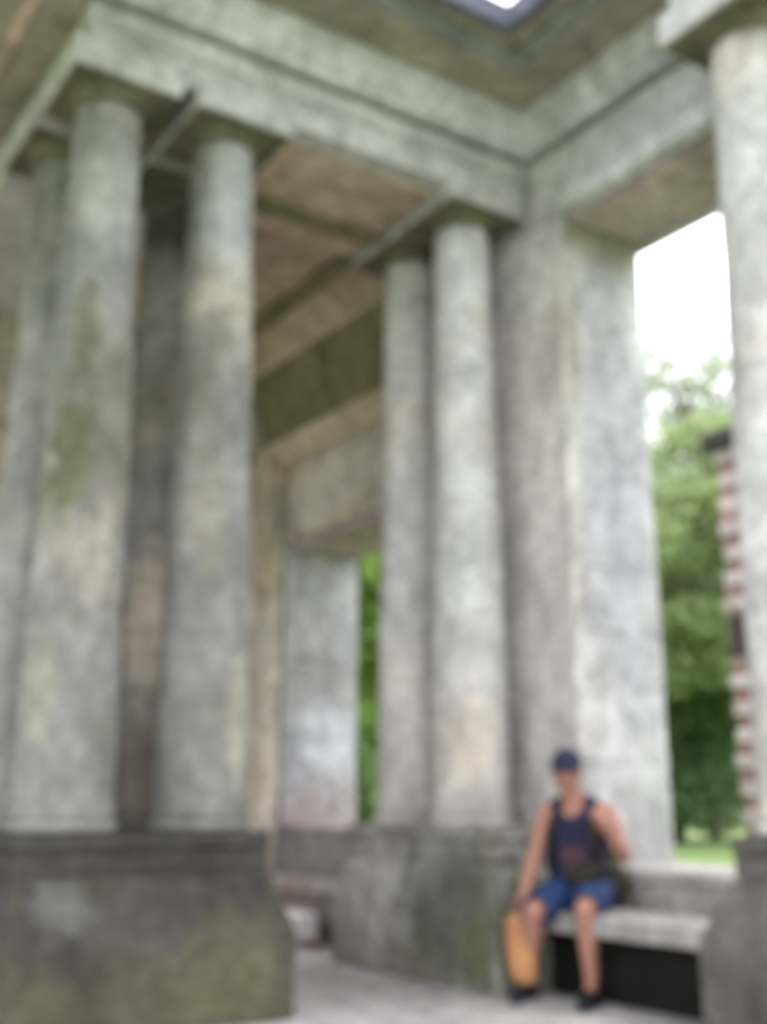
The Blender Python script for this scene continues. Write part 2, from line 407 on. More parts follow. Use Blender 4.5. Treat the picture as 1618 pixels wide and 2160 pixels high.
# ------------------------------------------------------------------ columns
def make_column(label, uv):
    t = thing('column', label, 'column', (uv[0], uv[1], .903), 'weathered round columns')
    prof = [(.285, 0), (.29, .03), (.285, .055), (.258, .06)]
    bm = bmesh.new(); lathe(bm, [(.27, 0), (.278, .015), (.278, .04), (.268, .052)], 48)
    obj('base', bm, M['shaft'], t, True, True)
    bm = bmesh.new()
    H = 4.07
    prof = []
    for i in range(91):
        s = i / 90
        r = .252 - .062 * s ** 1.35
        if s < .012: r += .008
        if i % 15 == 0 and 0 < i < 90: r -= .004               # faint joint between the drums
        prof.append((r, .054 + (H - .054) * s))
    lathe(bm, prof, 56)
    for v in bm.verts:
        d_ = Vector((v.co.x, v.co.y, 0)).normalized()
        p = v.co * 3.2
        k = noise.noise(p) * .006 + noise.noise(p * 3) * .004
        c_ = noise.noise(Vector((v.co.x * 5 + 4, v.co.y * 5, v.co.z * 2.2)))
        if c_ > .42: k -= (c_ - .42) * .06                      # chipped plaster
        v.co += d_ * k
    obj('shaft', bm, M['shaft'], t, True, True)
    bm = bmesh.new()
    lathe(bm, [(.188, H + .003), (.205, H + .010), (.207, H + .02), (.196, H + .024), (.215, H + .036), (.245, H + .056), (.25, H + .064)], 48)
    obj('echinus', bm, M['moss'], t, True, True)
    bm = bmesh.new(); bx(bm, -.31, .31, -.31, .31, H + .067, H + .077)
    obj('abacus_shade_slab', worn(bm, .002, False), M['moss'], t, False, True)  # dark slab carrying the shade below the abacus in its colour
    bm = bmesh.new(); bx(bm, -.325, .325, -.325, .325, H + .080, H + .262)
    obj('abacus', worn(bm, .012, True, .12, .005), M['entab'], t, False, True)
    return t
cols = [((5.85, 1.97), 'thick column with a long green stain, front left of the pair nearest the camera'),
        ((5.85, 2.72), 'pale grey front column, right one of the large pair on the dark mossy pedestal'),
        ((6.60, 1.97), 'half hidden column at the left edge, behind the green stained front column'),
        ((6.60, 2.72), 'shadowed column seen in the gap between the two large front columns'),
        ((5.85, 4.60), 'slim bright column beside the corner pier, left of the seated man'),
        ((6.50, 4.62), 'dull grey column standing beside the narrow green gap'),
        ((3.33, 4.60), 'bright column cut off by the right edge of the picture')]
proto = make_column(cols[0][1], cols[0][0])
for i, ((u, v), lab) in enumerate(cols):
    if i == 0: continue
    r = proto.copy(); C.objects.link(r)
    r.location = W(u, v, .903); r.rotation_euler = (0, 0, 1.3 * i * 0 + (math.pi / 2) * (i % 4)); r['label'] = lab
    for ch in list(proto.children):
        c = ch.copy(); C.objects.link(c); c.parent = r
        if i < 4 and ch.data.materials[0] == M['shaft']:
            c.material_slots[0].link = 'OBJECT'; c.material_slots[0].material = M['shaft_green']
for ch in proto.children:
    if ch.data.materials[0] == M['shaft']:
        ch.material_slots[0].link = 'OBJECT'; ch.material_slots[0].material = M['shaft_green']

# ------------------------------------------------------------------ piers, window walls
def coursed(bm, u0, u1, v0, v1, z0, z1, h=.43, jit=.003, seed=0, gap=.002):
    rr = random.Random(seed); z = z0
    while z < z1 - .02:
        e = min(z1, z + h * rr.uniform(.85, 1.15))
        if z1 - e < .15: e = z1
        j = [rr.uniform(-jit, jit) for _ in range(4)]
        b2 = bmesh.new(); bx(b2, u0 + j[0], u1 + j[1], v0 + j[2], v1 + j[3], z + gap, e - gap)
        worn(b2, .006, True, .14, .005, 6)
        tmp = bpy.data.meshes.new('t'); b2.to_mesh(tmp); b2.free(); bm.from_mesh(tmp); bpy.data.meshes.remove(tmp)
        z = e
    bx(bm, u0 + .007, u1 - .007, v0 + .007, v1 - .007, z0 + .01, z1 - .01)

t = thing('stone_pier', 'broad pale stone pier at the corner behind the seated man', 'pier', (6.2, 5.3, 0), 'stone piers of the window wall')
bm = bmesh.new(); coursed(bm, 5.24, 7.18, 4.97, 5.75, .0, 4.98, seed=1); obj('blocks', bm, M['pier'], t)
bm = bmesh.new(); bx(bm, 5.239, 7.18, 4.968, 5.765, 4.983, 5.15); worn(bm, .006); bx(bm, 5.56, 7.18, 4.972, 5.75, 5.143, 5.9); obj('impost', bm, M['entab'], t)
t = thing('stone_pier', 'grey stone pier far back, left of the narrow green gap', 'pier', (9.4, 5.3, 0), 'stone piers of the window wall')
bm = bmesh.new(); coursed(bm, 9.0, 9.5, 4.97, 5.75, .0, 3.35, .36, .006, seed=2, gap=.006); obj('blocks', bm, M['pier_far'], t)
bm = bmesh.new(); bx(bm, 9.03, 9.5, 4.80, 4.966, 0, 4.16); obj('pilaster', worn(bm, .012), M['wall2'], t)
bm = bmesh.new(); bx(bm, 9.0, 9.5, 4.755, 4.797, 3.3, 3.42); obj('pilaster_band', worn(bm, .008), M['wall2'], t)
t = thing('stone_pier', 'stone pier behind the column at the right edge of the picture', 'pier', (2.9, 5.3, 0), 'stone piers of the window wall')
bm = bmesh.new(); coursed(bm, 2.1, 3.75, 4.97, 5.75, .0, 4.98, seed=3); obj('blocks', bm, M['pier'], t)

t = thing('window_parapet', 'low grey stone parapet with a light sill behind the bench', 'parapet', (4.5, 5.3, 0))
box_obj('wall', M['bench'], t, (3.753, 5.237, 5.0, 5.70, .362, .60), .012, .006)
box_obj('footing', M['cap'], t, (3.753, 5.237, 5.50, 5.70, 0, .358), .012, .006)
box_obj('sill', M['bench'], t, (3.756, 5.234, 4.975, 5.78, .603, .675), .015, .004)
t = thing('window_parapet', 'low dim parapet below the narrow green gap far back', 'parapet', (8.1, 5.3, 0))
box_obj('wall', M['rubble'], t, (7.19, 8.99, 5.0, 5.70, 0, .78), .012, .006)
box_obj('sill', M['rubble'], t, (7.19, 8.99, 4.975, 5.78, .783, .85), .015, .004)

t = thing('upper_wall', 'ochre wall panel with a projecting moulding above the far window', 'wall', (8.2, 5.3, 3.4))
box_obj('panel', M['wall2'], t, (7.184, 9.5, 4.99, 5.75, 3.36, 4.098), .006, .004)
box_obj('frame', M['wall2'], t, (7.184, 9.5, 4.955, 4.987, 3.36, 3.50), .008, .003)
bm = bmesh.new()
pf = [(4.987, 4.10), (4.93, 4.12), (4.92, 4.17), (4.87, 4.21), (4.85, 4.26), (4.85, 4.32), (4.987, 4.32)]
a = [bm.verts.new(W(7.0, v, z)) for v, z in pf]; b = [bm.verts.new(W(9.5, v, z)) for v, z in pf]
for i in range(len(pf)):
    k = (i + 1) % len(pf); bm.faces.new((a[i], a[k], b[k], b[i]))
bm.faces.new(a); bm.faces.new(b)
obj('moulding', bm, M['tan'], t)
box_obj('soffit', M['soffit'], t, (7.19, 8.995, 5.003, 5.745, 3.30, 3.357), .004, .002)

# end wall of the far bay
t = thing('end_wall', 'dim stained wall closing the far bay behind the columns', 'wall', (9.65, 2, 0))
bm = bmesh.new(); bx(bm, 9.505, 9.9, -3.0, 5.75, 0, 6.6); obj('wall', worn(bm, .01, True, .3, .01), M['wall2'], t)
box_obj('base_course', M['rubble'], t, (9.38, 9.50, -3.0, 4.79, 0, .75), .015, .012)
box_obj('string_course', M['wall2'], t, (9.42, 9.50, 1.74, 4.79, 4.2, 4.36), .012, .004)

# ------------------------------------------------------------------ entablatures
Z0, Z1 = 5.168, 5.56
def entab(name, label, uv, parts, group='stone entablatures'):
    t = thing('entablature', label, 'entablature', (*uv, Z0), group)
    return t
# cornice swept along the wall faces, mitred; the room lies on the left-hand side of travel
path = [(2.0, 4.30), (3.62, 4.30), (3.62, 4.97), (5.55, 4.97), (5.55, 1.72), (9.5, 1.72)]
prof = [(-.085, 5.568), (.015, 5.568), (.03, 5.60), (.06, 5.615), (.11, 5.66), (.14, 5.71), (.14, 5.745), (.165, 5.755), (.165, 5.80), (-.085, 5.80)]
def offset_pts(path, o):
    out = []
    for i, p in enumerate(path):
        ns = []
        for a, b in ((i - 1, i), (i, i + 1)):
            if 0 <= a and b < len(path):
                du, dv = path[b][0] - path[a][0], path[b][1] - path[a][1]
                L = math.hypot(du, dv); ns.append((dv / L, -du / L))
        if len(ns) == 1: out.append((p[0] + ns[0][0] * o, p[1] + ns[0][1] * o))
        else: out.append((p[0] + (ns[0][0] + ns[1][0]) * o, p[1] + (ns[0][1] + ns[1][1]) * o))
    return out
grid_ = [[(u, v, z) for (u, v) in offset_pts(path, o)] for o, z in prof]
def cornice(i, parent, mat=None, gap=.0):
    bm = bmesh.new()
    a = [bm.verts.new(W(*g[i])) for g in grid_]; b = [bm.verts.new(W(*g[i + 1])) for g in grid_]
    n = len(a)
    for k in range(n): bm.faces.new((a[k], a[(k + 1) % n], b[(k + 1) % n], b[k]))
    bm.faces.new(a); bm.faces.new(b)
    return obj('cornice', bm, mat or M['cornice'], parent)

t = entab('entablature', 'long stone entablature over the left opening, from the large columns to the corner', (6.2, 3.3), None)
box_obj('architrave', M['entab'], t, (5.57, 6.85, 1.74, 4.962, Z0, 5.36), .008, .004)
box_obj('frieze', M['entab'], t, (5.55, 6.85, 1.72, 4.966, 5.363, 5.50), .006, .004)
box_obj('bed_moulding', M['moss'], t, (5.625, 6.85, 1.79, 4.962, 5.503, 5.98), .004, .002)  # dark tone deepens the shadow line below the cornice
box_obj('soffit', M['vault'], t, (5.72, 6.84, 3.05, 4.27, 5.14, 5.165), .004, .003)
box_obj('shade_soffit', M['moss'], t, (5.60, 6.84, 1.77, 2.92, 5.15, 5.165), .003, .002)  # dark slab added to paint the shade between the clustered columns
box_obj('soffit_rib', M['cove'], t, (6.40, 6.54, 3.05, 4.27, 5.09, 5.138), .006, .003)
cornice(3, t)
t = entab('entablature', 'stone entablature over the window beside the seated man', (4.6, 5.3), None)
box_obj('architrave', M['cornice'], t, (3.76, 5.236, 4.94, 5.70, 4.99, 5.11), .010, .004)
box_obj('frieze', M['entab'], t, (3.76, 5.545, 4.985, 5.70, 5.113, 5.50), .006, .004)
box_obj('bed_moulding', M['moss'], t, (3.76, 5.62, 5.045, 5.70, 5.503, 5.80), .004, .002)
box_obj('soffit', M['soffit'], t, (3.77, 5.2, 5.06, 5.74, 4.955, 4.987), .004, .003)
box_obj('lintel', M['pier'], t, (3.76, 5.545, 5.703, 5.78, 4.90, 5.80), .006, .003)
cornice(2, t)
t = entab('entablature', 'projecting entablature block over the column at the right edge', (2.9, 4.7), None)
box_obj('architrave', M['entab'], t, (2.0, 3.605, 4.32, 4.962, Z0, 5.36), .008, .004)
box_obj('frieze', M['entab'], t, (2.0, 3.62, 4.30, 4.966, 5.363, 5.50), .006, .004)
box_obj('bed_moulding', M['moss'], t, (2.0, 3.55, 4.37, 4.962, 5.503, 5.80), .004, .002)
cornice(0, t); cornice(1, t)
t = entab('entablature', 'entablature receding from the large columns along the left edge', (8, 2.2), None)
box_obj('architrave', M['entab'], t, (6.853, 9.5, 1.74, 2.95, Z0, 5.36), .008, .004)
box_obj('frieze', M['entab'], t, (6.853, 9.5, 1.72, 2.96, 5.363, 5.50), .006, .004)
box_obj('bed_moulding', M['moss'], t, (6.853, 9.5, 1.745, 2.95, 5.503, 6.3), .004, .002)

# ------------------------------------------------------------------ barrel vault of the far bay
t = thing('barrel_vault', 'brown plastered barrel vault over the far bay, seen between the columns', 'vault', (8.1, 3.97, 4.4))
def arc(bm, r0, r1, a0, a1, u0=6.86, u1=9.5, n=8):
    ra = [[(r * math.cos(R(a)), r * math.sin(R(a))) for r in (r0, r1)] for a in np.linspace(a0, a1, n)]
    rows = []
    for u in np.linspace(u0, u1, 8):
        rows.append([[bm.verts.new(W(u, 3.97 + c, 4.36 + s)) for c, s in p] for p in ra])
    for p, q in zip(rows, rows[1:]):
        for i in range(n - 1):
            bm.faces.new((p[i][0], p[i + 1][0], q[i + 1][0], q[i][0])); bm.faces.new((p[i][1], p[i + 1][1], q[i + 1][1], q[i][1]))
        for i in (0, n - 1): bm.faces.new((p[i][0], p[i][1], q[i][1], q[i][0]))
    for p in (rows[0], rows[-1]):
        for i in range(n - 1): bm.faces.new((p[i][0], p[i][1], p[i + 1][1], p[i + 1][0]))
def arc_obj(name, mat, *a, **k):
    bm = bmesh.new(); arc(bm, *a, **k); return obj(name, bm, mat, t)
arc_obj('cove', M['cove'], 1.0, 1.2, 0, 40)
arc_obj('haunch', M['vault'], .99, 1.2, 40.2, 60)
arc_obj('rib', M['cove'], .94, 1.2, 60.2, 68, n=5)
arc_obj('crown', M['vault'], 1.0, 1.2, 68.2, 113.8, n=14)
arc_obj('rib', M['cove'], .94, 1.2, 114, 123, n=5)
arc_obj('haunch', M['vault'], .99, 1.2, 123.2, 131)
box_obj('soffit_strip', M['vault'], t, (6.87, 9.49, 2.962, 3.34, 5.17, 5.26), .004, .002)

bm = bmesh.new(); bx(bm, 7.19, 9.5, 5.02, 5.75, 4.325, 5.9)
obj('spandrel', bm, M['wall2'], t)

# ------------------------------------------------------------------ ceiling of the main room with its square opening
HU, HV = (1.2, 4.80), (2.2, 4.20)     # skylight opening
FU, FV = (.66, 4.98), (1.98, 4.41)    # frame line
def ring_slab(bm, out, inn, z0, z1):
    (a0, a1, c0, c1), (b0, b1, e0, e1) = out, inn
    bx(bm, a0, b0, c0, c1, z0, z1); bx(bm, b1, a1, c0, c1, z0, z1)
    bx(bm, b0, b1, c0, e0, z0, z1); bx(bm, b0, b1, e1, c1, z0, z1)
bm = bmesh.new()
ring_slab(bm, (-.2, 5.56, 1.716, 5.3), (*FU, *FV), 5.803, 5.98)
bx(bm, -3.2, 8.2, -3.2, 1.712, 5.45, 5.98)  # aisle ceiling; its unseen rear extent is shaped to dim the left columns
ce = obj('ceiling', bm, M['ceil'])
tag(ce, kind='structure')
bm = bmesh.new()
ring_slab(bm, (FU[0] - .03, FU[1] + .03, FV[0] - .03, FV[1] + .03), (FU[0] + .05, FU[1] - .05, FV[0] + .05, FV[1] - .05), 5.775, 5.99)
obj('ceiling_moulding', bm, M['ceilm'], ce)
bm = bmesh.new(); bx(bm, 1.0, 8.1, 1.40, 1.46, 5.425, 5.449)
obj('ceiling_strip', bm, M['vault'], ce)
bm = bmesh.new()
ring_slab(bm, (FU[0] + .04, FU[1] - .04, FV[0] + .04, FV[1] - .04), (*HU, *HV), 5.86, 5.97)
obj('ceiling_coffer', bm, M['ceil'], ce)
bm = bmesh.new()
ring_slab(bm, (HU[0] - .02, HU[1] + .02, HV[0] - .02, HV[1] + .02), (HU[0] + .05, HU[1] - .05, HV[0] + .05, HV[1] - .05), 5.83, 5.99)
obj('skylight_curb', bm, M['curb'], ce)

# ------------------------------------------------------------------ bench and loose blocks
t = thing('stone_bench', 'grey stone slab bench between the pedestals, the man sitting on it', 'bench', (4.5, 4.7, 0))
box_obj('seat', M['bench'], t, (3.80, 5.21, 4.46, 4.965, .355, .458), .014, .005, .1)
box_obj('under_seat', M['dark'], t, (3.80, 5.215, 4.66, 4.74, 0, .352), .01, .004)  # added black board standing in for the shaded void under the seat
bm = bmesh.new(); bx(bm, 7.75, 8.12, 4.30, 4.62, .05, .24)
tag(obj('stone_block', worn(bm, .02, True, .08, .012), M['white']), 'small whitish stone block on the floor between the two big pedestals', 'stone block')
bm = bmesh.new(); bx(bm, 7.70, 8.18, 4.25, 4.66, 0, .047)
tag(obj('brick_slab', worn(bm, .008, True, .08, .006), M['brick']), 'thin reddish slab lying under the whitish stone block', 'slab')
t = thing('stone_bench', 'dim brownish stone bench far back below the far window', 'bench', (8.1, 4.7, 0))
box_obj('seat', M['rubble'], t, (7.30, 9.35, 4.64, 4.966, .36, .46), .014, .008, .1)
box_obj('under_seat', M['rubble'], t, (7.30, 9.35, 4.80, 4.96, 0, .357), .014, .008, .1)

# ------------------------------------------------------------------ outdoor brick pillar
t = thing('brick_pillar', 'red and white banded brick pillar with a dark cap standing outside', 'pillar', (6.55, 8.3, -.2))
bm = bmesh.new(); bm2 = bmesh.new()
z = -.25; i = 0
while z < 4.02:
    j = .012 * math.sin(i * 7.3)
    if i % 2: bx(bm2, 6.06, 6.50 + j, 8.0 - j, 8.44, z, z + .115); z += .117
    else: bx(bm, 6.045, 6.515 + j, 7.985 - j, 8.455, z, z + .105); z += .107
    i += 1
obj('brick_bands', worn(bm2, .008, True, .12, .008), M['brick'], t)
obj('pale_bands', worn(bm, .012, True, .12, .008), M['band'], t)
box_obj('cap', M['cap'], t, (5.97, 6.59, 7.88, 8.56, z + .003, z + .16), .02, .006)
box_obj('patch', M['cap'], t, (6.27, 6.49, 7.955, 7.982, 2.25, 2.6), .01, .01)

# ------------------------------------------------------------------ trees
def leaves_mesh(name, centres, per, spread, size, flat=.8):
    cs = np.repeat(np.array(centres), per, axis=0)
    N = len(cs)
    sp = np.repeat(np.array(spread), per)[:, None] if hasattr(spread, '__len__') else spread
    dirs = rng.normal(size=(N, 3)); dirs /= np.linalg.norm(dirs, axis=1)[:, None]
    p = cs + dirs * (rng.random((N, 1)) ** .5) * sp * np.array([1, 1, flat])
    a = rng.normal(size=(N, 3)); a /= np.linalg.norm(a, axis=1)[:, None]
    b = rng.normal(size=(N, 3)); b -= a * (a * b).sum(1)[:, None]; b /= np.linalg.norm(b, axis=1)[:, None]
    s = size * rng.uniform(.6, 1.3, (N, 1))
    n_ = np.cross(a, b)
    v = np.empty((N, 4, 3))
    v[:, 0] = p - a * s; v[:, 1] = p + b * s * .42 + n_ * s * .12; v[:, 2] = p + a * s; v[:, 3] = p - b * s * .42 + n_ * s * .12
    me = bpy.data.meshes.new(name)
    me.vertices.add(N * 4); me.vertices.foreach_set('co', v.reshape(-1))
    me.loops.add(N * 4); me.loops.foreach_set('vertex_index', np.arange(N * 4, dtype=np.int32))
    me.polygons.add(N); me.polygons.foreach_set('loop_start', np.arange(0, N * 4, 4, dtype=np.int32))
    me.polygons.foreach_set('loop_total', np.full(N, 4, dtype=np.int32))
    me.update(); me.validate()
    return me

def tree(name, label, uv, h, rad, crown_z, mat, clumps, per, leaf, clump_r, group=None, lean=(0, 0), trunk_r=None):
    u, v = uv
    t = thing(name, label, 'shrub' if name == 'shrub' else 'tree', (u, v, gz(v, u) - .02), group)
    trunk_r = trunk_r or h * .022
    bm = bmesh.new()
    top = Vector((lean[1], lean[0], h * .85))
    pts = [Vector((0, 0, 0)), Vector((.1, .05, h * .25)), top * .55 + Vector((.12, -.1, 0)), top]
    tube(bm, pts, [trunk_r, trunk_r * .8, trunk_r * .5, trunk_r * .15], 10)
    cz = (crown_z[0] + crown_z[1]) / 2; ch = (crown_z[1] - crown_z[0]) / 2
    cents, sp = [], []
    for i in range(clumps):
        dd = rng.normal(size=3); dd /= np.linalg.norm(dd)
        r = rng.random() ** .4
        c = np.array([lean[1] * .7 + dd[0] * rad * r, lean[0] * .7 + dd[1] * rad * r, cz + dd[2] * ch * r])
        if rng.random() < .12: c *= np.array([1.15, 1.15, 1.03])
        cents.append(c); sp.append(clump_r * rng.uniform(.6, 1.35))
        if i % max(1, clumps // 14) == 0:
            s0 = pts[1].lerp(pts[3], min(.95, max(.05, (c[2] * .75 - pts[1].z) / (pts[3].z - pts[1].z + .01))))
            e = Vector(c); m_ = s0.lerp(e, .5) + Vector((0, 0, .04 * h))
            tube(bm, [s0, m_, e], [trunk_r * .35, trunk_r * .22, trunk_r * .06], 6)
    obj('trunk', bm, M['bark'], t, True, True)
    me = leaves_mesh('crown', cents, per, sp, leaf)
    obj('crown', me, mat, t, False, True)
    return t
G = 'trees in the garden outside'
def polar(px, D):
    a = math.atan((px - 809) / 2476) + R(33.9)
    return D * math.cos(a), D * math.sin(a)
tree('broadleaf_tree', 'bright yellow green tree behind the banded brick pillar', polar(1590, 18), 6.4, 2.0, (2.0, 6.3), M['leaf_light'], 90, 260, .085, .5, G)
tree('broadleaf_tree', 'mid green tree between the stone pier and the brick pillar', polar(1430, 20), 5.5, 1.5, (1.5, 5.6), M['leaf_mid'], 70, 260, .085, .5, G)
tree('broadleaf_tree', 'dark green bushy tree low behind the window sill', polar(1500, 21), 4.3, 2.3, (.35, 4.3), M['leaf_dark'], 110, 260, .09, .55, G)
tree('pale_tree', 'faint pale tree against the white sky above the other trees', polar(1520, 42), 18.5, 3.6, (7, 18.5), M['leaf_hazy'], 80, 120, .19, 1.0, G)
tree('broadleaf_tree', 'fresh green tree seen only through the narrow gap left of the dull grey column', polar(800, 17), 6.6, 2.0, (.4, 6.8), M['leaf_fresh'], 190, 260, .085, .6, G)
tree('shrub', 'dark shrub at the foot of the tree in the narrow gap', polar(745, 15), 1.9, 1.3, (.1, 1.9), M['leaf_mid'], 40, 240, .07, .4, G)
tree('shrub', 'dark green shrub right of the stone pier above the sill', polar(1390, 19.5), 2.8, 1.4, (.35, 2.9), M['leaf_dark'], 60, 260, .08, .45, G)
rowpos = [(1180, 30, 7), (1330, 33, 8), (1480, 36, 7), (1640, 32, 8), (1800, 30, 8), (880, 32, 8), (720, 34, 8), (560, 32, 7)]
for i, (px, D, h) in enumerate(rowpos[2:4]):
    tree('broadleaf_tree', ('deep green tree in the row farthest back, left of the yellow green tree', 'deep green tree in the row farthest back, mostly hidden by the right column')[i],
         polar(px, D), h, 3.0, (.5, h), M['leaf_dark'], 90, 180, .15, .9, G)

# ------------------------------------------------------------------ the seated person (local axes: x = his right, y = forward, z = up)
OU, OV = 5.08, 4.72
cxr = -.05
def limb(bm, pts, rad, seg=14): tube(bm, pts, rad, seg)
J = dict(rsh=(.125, .05, .985), rel=(.178, .15, .735), rwr=(.205, .29, .515),
         lsh=(-.228, .045, .985), lel=(-.335, .075, .752), lwr=(-.275, .245, .925),
         rhip=(.03, .03, .545), rkn=(.085, .44, .475), ran=(.198, .25, .10),
         lhip=(-.135, .03, .545), lkn=(-.195, .43, .485), lan=(-.187, .33, .10))
V3 = lambda *a: Vector(a)
bm = bmesh.new()
# torso: stacked ellipse tube
def torso(bm, grow=0.0, z0=.50, z1=1.02):
    rows = [(.47, .155, .115, .0), (.52, .165, .125, .0), (.58, .160, .118, .0), (.66, .150, .108, .012), (.75, .155, .108, .025),
            (.85, .168, .112, .04), (.93, .170, .108, .05), (.985, .150, .085, .055), (1.015, .105, .062, .058), (1.04, .06, .055, .062)]
    rings = []
    for z, a, b, y in rows:
        rings.append([bm.verts.new((cxr + (a + grow) * math.cos(q) * (1 if True else 1), y + (b + grow) * math.sin(q), z)) for q in np.linspace(0, 2 * math.pi, 28, endpoint=False)])
    for p, q in zip(rings, rings[1:]):
        for i in range(28): bm.faces.new((p[i], p[(i + 1) % 28], q[(i + 1) % 28], q[i]))
    bm.faces.new(rings[0][::-1]); bm.faces.new(rings[-1])
torso(bm)
HC = Vector((-.028, .115, 1.218))           # head centre
ht = Matrix.Rotation(R(-4), 3, 'Y') @ Matrix.Rotation(R(-10), 3, 'X')
def hp(x, y, z): return HC + ht @ Vector((x, y, z))
limb(bm, [V3(cxr, .05, .97), V3(cxr + .008, .075, 1.06), hp(0, -.02, -.06)], [.075, .054, .052])
for s in (-1, 1):
    limb(bm, [V3(cxr + s * .02, .05, 1.055), V3(cxr + s * .085, .045, 1.025), V3(cxr + s * .165, .045, .992)], [.048, .046, .05])
ellipsoid(bm, hp(0, -.008, .03), (.076, .095, .085), rot=ht)
ellipsoid(bm, hp(0, .022, -.045), (.066, .072, .070), rot=ht)
ellipsoid(bm, hp(0, .058, -.092), (.034, .03, .024), rot=ht)
ellipsoid(bm, hp(0, .097, -.022), (.016, .024, .030), rot=ht)      # nose
ellipsoid(bm, hp(0, .107, -.036), (.014, .014, .012), rot=ht)
ellipsoid(bm, hp(-.012, .098, -.040), (.010, .010, .008), rot=ht); ellipsoid(bm, hp(.012, .098, -.040), (.010, .010, .008), rot=ht)
ellipsoid(bm, hp(0, .083, .030), (.055, .016, .012), rot=ht)       # brow
ellipsoid(bm, hp(0, .080, -.066), (.024, .012, .006), rot=ht); ellipsoid(bm, hp(0, .078, -.077), (.02, .012, .007), rot=ht)
for s in (-1, 1):
    ellipsoid(bm, hp(s * .031, .074, .006), (.014, .012, .010), rot=ht)
    ellipsoid(bm, hp(s * .046, .058, -.03), (.024, .026, .026), rot=ht)
    ellipsoid(bm, hp(s * .079, -.008, -.012), (.010, .020, .033), rot=ht)
def arm(sh, el, wr):
    sh, el, wr = Vector(sh), Vector(el), Vector(wr)
    limb(bm, [Vector((sh.x * .72 + cxr * .28, sh.y, sh.z - .01)), sh, sh.lerp(el, .35), sh.lerp(el, .75), el], [.058, .058, .053, .044, .041])
    limb(bm, [el, el.lerp(wr, .3), el.lerp(wr, .75), wr], [.041, .044, .034, .028])
arm(J['rsh'], J['rel'], J['rwr']); arm(J['lsh'], J['lel'], J['lwr'])
def leg(hip, kn, an, toe):
    hip, kn, an = Vector(hip), Vector(kn), Vector(an)
    limb(bm, [hip, hip.lerp(kn, .45), hip.lerp(kn, .85), kn], [.092, .082, .064, .058], 16)
    k2 = kn.lerp(an, .3) + Vector((0, -.012, 0))
    limb(bm, [kn, k2, kn.lerp(an, .62), an], [.057, .058, .044, .036], 16)
    limb(bm, [an, an.lerp(Vector(toe), .5) + Vector((0, 0, -.01)), Vector(toe)], [.038, .038, .03])
RT, LT = (.20, .40, .045), (-.19, .48, .045)
leg(J['rhip'], J['rkn'], J['ran'], RT); leg(J['lhip'], J['lkn'], J['lan'], LT)
# right hand: hangs and closes round the bag cord
def finger(pts, r): tube(bm, pts, [r, r * .95, r * .9, r * .8][:len(pts)], 8)
def rel_hand(wr, ax, side, nrm, curl, lens, thumb):
    """ax along the fingers, side towards the thumb, nrm out of the palm"""
    wr, ax, side, nrm = Vector(wr), Vector(ax).normalized(), Vector(side).normalized(), Vector(nrm).normalized()
    side = (side - ax * side.dot(ax)).normalized(); nrm = (nrm - ax * nrm.dot(ax) - side * nrm.dot(side)).normalized()
    tube(bm, [wr, wr + ax * .035, wr + ax * .075], [.026, .036, .036], 14, squash=(nrm, .5))
    for i, L in enumerate(lens):
        o = wr + ax * (.082 - abs(i - 1.2) * .004) + side * (.027 - .018 * i)
        p = [o]; dcur = 0.0; q = o
        for sname, frac, c_ in (('a', .45, curl[0]), ('b', .32, curl[1]), ('c', .23, curl[2])):
            dcur += R(c_)
            q = q + (ax * math.cos(dcur) + nrm * math.sin(dcur)) * L * frac
            p.append(q)
        finger(p, .0088 if i < 3 else .0075)
    b0 = wr + ax * .022 + side * .026
    p1 = b0 + (ax * thumb[0] + side * thumb[1] + nrm * thumb[2]).normalized() * .04
    p2 = p1 + (ax * thumb[3] + side * thumb[4] + nrm * thumb[5]).normalized() * .032
    tube(bm, [b0, p1, p2], [.013, .011, .009], 8)
rel_hand(J['rwr'], (0, .25, -1), (-.6, .8, 0), (-.8, -.6, 0), (55, 70, 45), (.075, .082, .076, .06), (.6, .7, .5, .8, -.1, .8))
# left hand: closed in front of the chest, thumb up
rel_hand(J['lwr'], (.45, .35, .8), (.2, -.5, .9), (.9, .1, -.3), (70, 85, 60), (.075, .082, .076, .06), (.4, 1, .1, .5, 1, .0))
body = remesh(bm, .0052, 3)
person = bpy.data.objects.new('person', body); C.objects.link(person)
for q in ('skin', 'lip', 'eye', 'hair'): body.materials.append(M[q])
inv = ht.transposed()
for p in body.polygons:
    p.use_smooth = True
    q = inv @ (p.center - HC)
    if q.y > .05:
        if abs(q.x) < .026 and -.086 < q.z < -.060 and q.y > .085: p.material_index = 1
        for s in (-1, 1):
            if (q.x - s * .031) ** 2 / .012 ** 2 + (q.z - .006) ** 2 / .0055 ** 2 < 1: p.material_index = 2
            if (q.x - s * .032) ** 2 / .021 ** 2 + (q.z - .031) ** 2 / .005 ** 2 < 1: p.material_index = 3
person.location = W(OU, OV, 0)
person.rotation_euler = (0, 0, R(120))
tag(person, 'man in a navy cap, dark tank top and blue shorts, sitting on the stone bench', 'person')
def pobj(name, bm_or_me, mat, mats=None, parent=None, smooth=True):
    return obj(name, bm_or_me, mat, parent or person, smooth, True, mats)
